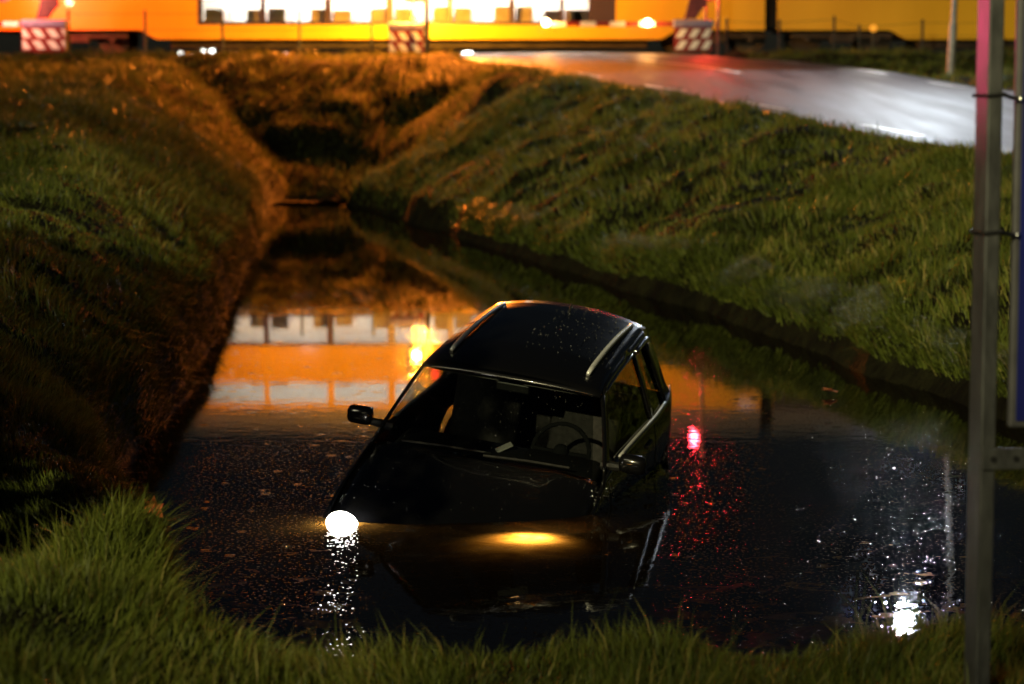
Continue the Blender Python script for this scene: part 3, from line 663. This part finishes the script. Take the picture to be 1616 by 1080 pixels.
# sides with wheel arches
def side_grid(sgn):
    def top(y): return ip(y, [(.15, .60), (.2, .70), (.26, .745), (.4, .79), (.6, .83), (.83, .875), (1.0, .925), (1.08, .955)]) if y < 1.08 else ip(y, BELT)
    n, m = 68, 16; ysl = np.linspace(.17, 3.42, n + 1); V = []
    for y in ysl:
        col = []
        for j in range(m + 1):
            z = .22 + (top(y) - .22) * j / m; col.append([y, z])
        V.append(col)
    ar = .33
    for col in V:
        for p in col:
            for ay in (.68, 2.98):
                d = math.hypot(p[0] - ay, p[1] - .29)
                if d < ar and d > ar - .075: k = ar / max(d, 1e-6); p[0] = ay + (p[0] - ay) * k; p[1] = max(.22, .29 + (p[1] - .29) * k)
    inside = lambda p: any(math.hypot(p[0] - ay, p[1] - .29) < ar - .01 for ay in (.68, 2.98))
    B = [[body.verts.new((sgn * sidex(*p), p[0], p[1])) for p in col] for col in V]
    for i in range(n):
        for j in range(m):
            q = [V[i][j], V[i + 1][j], V[i + 1][j + 1], V[i][j + 1]]
            c = [sum(p[0] for p in q) / 4, sum(p[1] for p in q) / 4]
            if inside(c): continue
            body.faces.new((B[i][j], B[i + 1][j], B[i + 1][j + 1], B[i][j + 1]))
ROOFZ = [(1.48, 1.352), (1.62, 1.385), (1.9, 1.405), (2.4, 1.412), (2.8, 1.408), (3.04, 1.392)]
WTOP = [(1.55, 1.325), (1.62, 1.348), (2.0, 1.362), (2.5, 1.362), (2.85, 1.35), (3.04, 1.335)]
def piece(poly, t=.0): 
    for s in (-1, 1):
        body.faces.new([body.verts.new((s * (sidex(y, z) - t), y, z)) for y, z in poly])
for s in (-1, 1): side_grid(s)
L = np.linspace(1.55, 3.04, 14)
for a, b in zip(L, L[1:]): piece([(a, ip(a, WTOP)), (b, ip(b, WTOP)), (b, ip(b, ROOFZ)), (a, ip(a, ROOFZ))])
for f0, f1 in zip(np.linspace(0, 1, 7), np.linspace(0, 1, 7)[1:]):   # A pillars
    l0 = lambda f: (1.08 + .42 * f, .955 + .40 * f); l1 = lambda f: (1.20 + .42 * f, .975 + .373 * f)
    piece([l0(f0), l1(f0), l1(f1), l0(f1)])
    g0 = lambda f: (2.955 - .13 * f, .93 + .42 * f); g1 = lambda f: (3.24 - .20 * f, .92 + .42 * f)
    piece([g0(f0), g1(f0), g1(f1), g0(f1)])
    b0 = lambda f: (2.47 + .015 * f, .945 + .417 * f); b1 = lambda f: (2.565 + .01 * f, .942 + .42 * f)
    piece([b0(f0), b1(f0), b1(f1), b0(f1)], .004)
# roof skin
def roof(u, v):
    y = 1.47 + 1.585 * v; s = 2 * u - 1; e = sidex(y, ip(y, ROOFZ)) ; z = ip(y, ROOFZ)
    return (s * e, y + .05 * (1 - s * s) * (v * 2 - 1) ** 3, z + .062 * (1 - abs(s) ** 2.6) * (.55 + .45 * math.sin(math.pi * min(.5, v * .9))))
grid(body, roof, 22, 18)
# tailgate below and beside the rear window, bumper
def tail(u, v):
    s = 2 * u - 1; P = [(3.245, .92), (3.36, .80), (3.44, .62), (3.50, .50), (3.50, .34), (3.42, .22)]
    k = v * 5; i = min(int(k), 4); f = k - i; y = P[i][0] + (P[i + 1][0] - P[i][0]) * f; z = P[i][1] + (P[i + 1][1] - P[i][1]) * f
    return (s * sidex(min(y, 3.42), z), y - .09 * abs(s) ** 3, z)
grid(body, tail, 16, 12)
for s0, s1 in ((-1, -.82), (.82, 1)):
    grid(body, lambda u, v: ((s0 + (s1 - s0) * u) * sidex(3.24 - .2 * v, .921 + .43 * v), 3.245 - .195 * v, .92 + .445 * v), 2, 5)
bmesh.ops.remove_doubles(body, verts=body.verts, dist=.004)
bmesh.ops.recalc_face_normals(body, faces=body.faces)
bo = obj('body', body, M['black_paint'], car, sharp=38)
so = bo.modifiers.new('solid', 'SOLIDIFY'); so.thickness = .016; so.offset = 0
# floor and wheel wells so nothing shows through
b = bmesh.new(); box(b, -.70, .70, .25, 3.3, .24, .30, bev=.01); box(b, -.68, .68, 1.02, 1.10, .30, .90, bev=.01); obj('floor_pan', b, M['black_trim'], car)
# glass
def pane(name, quadf, nu=10, nv=6):
    b = bmesh.new(); grid(b, quadf, nu, nv); return obj(name, b, M['car_glass'], car, True)
def wscreen(u, v):
    s = 2 * u - 1; y = 1.085 + .40 * v - .0; z = .955 + .415 * v; e = .672 - .135 * v
    return (s * e, y - .05 * (1 - s * s) * (1 - .5 * v), z + .045 * (1 - s * s) * v)
pane('windscreen', wscreen, 18, 10)
for s in (-1, 1):
    pane('door_window', lambda u, v: ((lambda y, z: (s * (sidex(y, z) - .010), y, z))(1.20 + .42 * v + (2.48 - 1.20 - .41 * v) * u, .968 + (.392) * v - .026 * u * (1 - v))), 14, 8)
    pane('quarter_window', lambda u, v: ((lambda y, z: (s * (sidex(y, z) - .010), y, z))(2.56 + .01 * v + (.40 - .14 * v) * u, .935 + .425 * v - .004 * u)), 6, 8)
pane('rear_window', lambda u, v: ((2 * u - 1) * (.60 - .11 * v), 3.235 - .19 * v, .925 + .435 * v), 8, 6)
# chrome window top tubes added for bright edge highlights, and roof rails
for s in (-1, 1):
    b = bmesh.new(); tube(b, [(s * (sidex(y, ip(y, WTOP)) + .006), y, ip(y, WTOP) + .004) for y in np.linspace(1.62, 2.48, 10)], .008, 8); obj('window_trim', b, M['chrome'], car, True)
    b = bmesh.new(); tube(b, [(s * (sidex(y, ip(y, WTOP)) + .006), y, ip(y, WTOP) + .004) for y in np.linspace(2.56, 2.98, 6)], .02, 8); obj('window_trim', b, M['chrome'], car, True)
    b = bmesh.new(); tube(b, [(s * (sidex(y, ip(y, BELT)) + .004), y, ip(y, BELT) - .004) for y in np.linspace(1.5, 2.96, 12)], .012, 8); obj('belt_trim', b, M['silver'], car, True)
    b = bmesh.new(); yy = np.linspace(1.66, 2.93, 14)
    rz = lambda y: 1.465 - .028 * ((y - 2.3) / .62) ** 2
    tube(b, [(s * .452, y, rz(y)) for y in yy], [.012] + [.0165] * 12 + [.014], 10); rl = obj('roof_rail', b, M['silver'], car, True)
    for y in (1.70, 2.88):
        b = bmesh.new(); box(b, s * .452 - .014, s * .452 + .014, y - .045, y + .045, 1.395, rz(y) - .008, bev=.006); obj('rail_foot', b, M['black_trim'], rl)
    # headlamp
    b = bmesh.new(); sphere(b, (s * .585, .075, .742), .092, (1.10, .45, .92), 20)
    obj('headlight', b, M['head_lens'] if s < 0 else M['sunk_lens'], car, True)
    # mirror
    b = bmesh.new(); box(b, s * .885 - .085, s * .885 + .085, 1.17, 1.265, .985, 1.105, bev=.038); mi = obj('mirror', b, M['black_paint'], car, True)
    b = bmesh.new(); box(b, s * .885 - .068, s * .885 + .068, 1.266, 1.27, 1.0, 1.09); obj('mirror_glass', b, M['chrome'], mi)
    b = bmesh.new(); tube(b, [(s * .69, 1.28, .985), (s * .82, 1.23, 1.01)], [.035, .025], 8); obj('mirror_arm', b, M['black_trim'], mi)
    for y in (.68, 2.98):
        w = bmesh.new()
        tube(w, [(s * .60, y, .29), (s * .615, y, .29), (s * .75, y, .29), (s * .765, y, .29)], [.26, .285, .285, .255], 32); wh = obj('wheel', w, M['rubber'], car, sharp=40)
        w = bmesh.new(); tube(w, [(s * .764, y, .29), (s * .772, y, .29)], .185, 24); obj('rim', w, M['post_grey'], wh)
    # door handle and shut lines
    b = bmesh.new(); tube(b, [(s * (sidex(2.2, .84) + .012), 2.2, .84), (s * (sidex(2.36, .84) + .012), 2.36, .835)], .014, 8); obj('door_handle', b, M['black_trim'], car)
    b = bmesh.new()
    for y0, y1 in ((1.17, 1.17), (2.50, 2.50)): tube(b, [(s * (sidex(y0, z) + .0085), y0, z) for z in np.linspace(.32, .93, 8)], .003, 5)
    obj('door_seam', b, M['black_trim'], car)
# antenna
b = bmesh.new(); tube(b, [(.02, 2.86, 1.455), (.02, 2.93, 1.52)], [.012, .004], 6); obj('antenna', b, M['black_trim'], car)
# wipers
for x0, x1 in ((-.55, .02), (-.02, .52)):
    b = bmesh.new(); tube(b, [(x0, 1.03 + .02, .985), ((x0 + x1) / 2, 1.055, 1.0), (x1, 1.085, .995)], .007, 6); obj('wiper', b, M['rubber'], car)
# cabin
b = bmesh.new(); box(b, -.66, .66, 1.12, 1.55, .62, .93, bev=.06); obj('dashboard', b, M['dash'], car, sharp=50)
for s in (-1, 1):
    b = bmesh.new()
    box(b, s * .34 - .24, s * .34 + .24, 1.75, 2.25, .42, .56, bev=.05)
    Mx = Matrix.Translation((s * .34, 2.22, .55)) @ Matrix.Rotation(R(-14), 4, 'X')
    box(b, -.23, .23, -.07, .07, 0, .58, Mx, .05); stt = obj('seat', b, M['seat'], car, sharp=50)
    b = bmesh.new(); box(b, -.12, .12, -.05, .05, .62, .80, Mx, .04); obj('headrest', b, M['red_cloth'] if s > 0 else M['seat'], stt, sharp=50)
b = bmesh.new(); box(b, -.60, .60, 2.62, 2.76, .5, 1.02, bev=.05); box(b, -.60, .60, 2.3, 2.7, .42, .56, bev=.05); obj('rear_seat', b, M['seat'], car, sharp=50)
b = bmesh.new()
A = Matrix.Translation((.34, 1.62, .90)) @ Matrix.Rotation(R(62), 4, 'X')
tube(b, [A @ Vector((.185 * math.cos(k * math.pi / 12), .185 * math.sin(k * math.pi / 12), 0)) for k in range(25)], .015, 8, False)
for a in (0, 2.2, math.pi - .0): tube(b, [A @ Vector((0, 0, -.02)), A @ Vector((.18 * math.cos(a), -.18 * abs(math.sin(a)), 0))], .014, 6)
sphere(b, A @ Vector((0, 0, -.01)), .055, (1, 1, 1), 10); obj('steering_wheel', b, M['dash'], car, True)
b = bmesh.new(); box(b, -.11, .11, 1.545, 1.565, 1.26, 1.32, bev=.01); obj('rear_view_mirror', b, M['black_trim'], car)
for s in (-1, 1):
    b = bmesh.new(); box(b, s * .30 - .22, s * .30 + .22, 1.50, 1.64, 1.335, 1.35, bev=.006); obj('sun_visor', b, mat('visor', (.35, .33, .3), .8), car)
# rain beads on the paint
b = bmesh.new()
def bead(p, r):
    g = bmesh.ops.create_icosphere(b, subdivisions=1, radius=r)
    for v in g['verts']: v.co = v.co + Vector(p)
for k in range(150):
    y = random.uniform(1.9, 3.0); u = random.uniform(.25, .98) ** .6; p = roof(u, (y - 1.47) / 1.585); bead((p[0], p[1], p[2] + .010), random.choice((.002, .003, .0035, .0045)))
for k in range(260):
    y = random.uniform(.75, 3.2); z = random.uniform(.45, .93); bead((sidex(y, z) + .010, y, z), random.choice((.003, .004, .005)))
for k in range(170):  # bead row added along the waterline to stand for its glints
    y = random.uniform(.75, 3.0); z = .90 - .42 * (y - .67) / 2.26 + random.gauss(.03, .03); bead((sidex(y, z) + .010, y, z), random.uniform(.003, .009))
for k in range(160): p = wscreen(random.random(), random.uniform(.05, .95)); bead((p[0], p[1] - .004, p[2] + .004), random.uniform(.0015, .003))
for k in range(90): p = nose(random.random(), random.uniform(.02, .4)); bead((p[0], p[1], p[2] + .010), random.choice((.0025, .0035)))
tag(obj('rain_beads', b, M['bead'], car, True), kind='stuff')
# lamps
point('headlight_glow', CM @ Vector((-.60, -.04, .70)), (1, .88, .66), 1.2, .05)
gp = CM @ Vector((.60, -.06, .70)); gp.z = -.125
gl_ = bpy.data.lights.new('sunk_beam', 'SPOT'); gl_.energy = 90; gl_.color = (1, .74, .38); gl_.spot_size = R(138); gl_.spot_blend = .9; gl_.shadow_soft_size = .03
go = bpy.data.objects.new('sunk_beam', gl_); C.objects.link(go); go.location = gp; go.rotation_euler = Vector((-.05, -.28, .95)).to_track_quat('-Z', 'Y').to_euler()
# paper on the dashboard
b = bmesh.new(); box(b, -.06, .06, -.035, .035, 0, .010, bev=.003)
for v in b.verts: v.co.z += .03 * math.sin(v.co.x * 22)
pp = obj('paper', b, M['paper']); tag(pp, 'crumpled white paper lying on the dashboard behind the windscreen', 'paper'); pp.matrix_world = CM @ Matrix.Translation((.02, 1.36, .94)) @ Matrix.Rotation(.5, 4, 'Z')

# ------------------------------------------------------------------ fallen leaves
for (x, y, dz, rz), nm in zip([(-1.76, 11.75, .20, .4), (-1.60, 11.1, .16, 1.9), (2.62, 19.9, .04, .9)],
        ['orange fallen leaf caught at the top of the left overhanging tuft', 'orange fallen leaf low on the left overhanging tuft near the water', 'yellow orange fallen leaf floating by the right bank']):
    b = bmesh.new(); out = [(0, -.07), (.03, -.04), (.055, -.045), (.04, 0), (.05, .035), (.02, .03), (0, .075), (-.02, .03), (-.05, .035), (-.04, 0), (-.055, -.045), (-.03, -.04)]
    prism(b, out, lambda p: (p[0], p[1], .012 * abs(p[0]) * 20), lambda p: (p[0], p[1], .012 * abs(p[0]) * 20 + .003))
    o = obj('fallen_leaf', b, M['leaf']); tag(o, nm, 'leaf', 'orange fallen leaves')
    o.location = (x, y, max(float(height(x, y)), 0) + dz); o.rotation_euler = (R(55) if dz > .1 else .05, .3, rz)
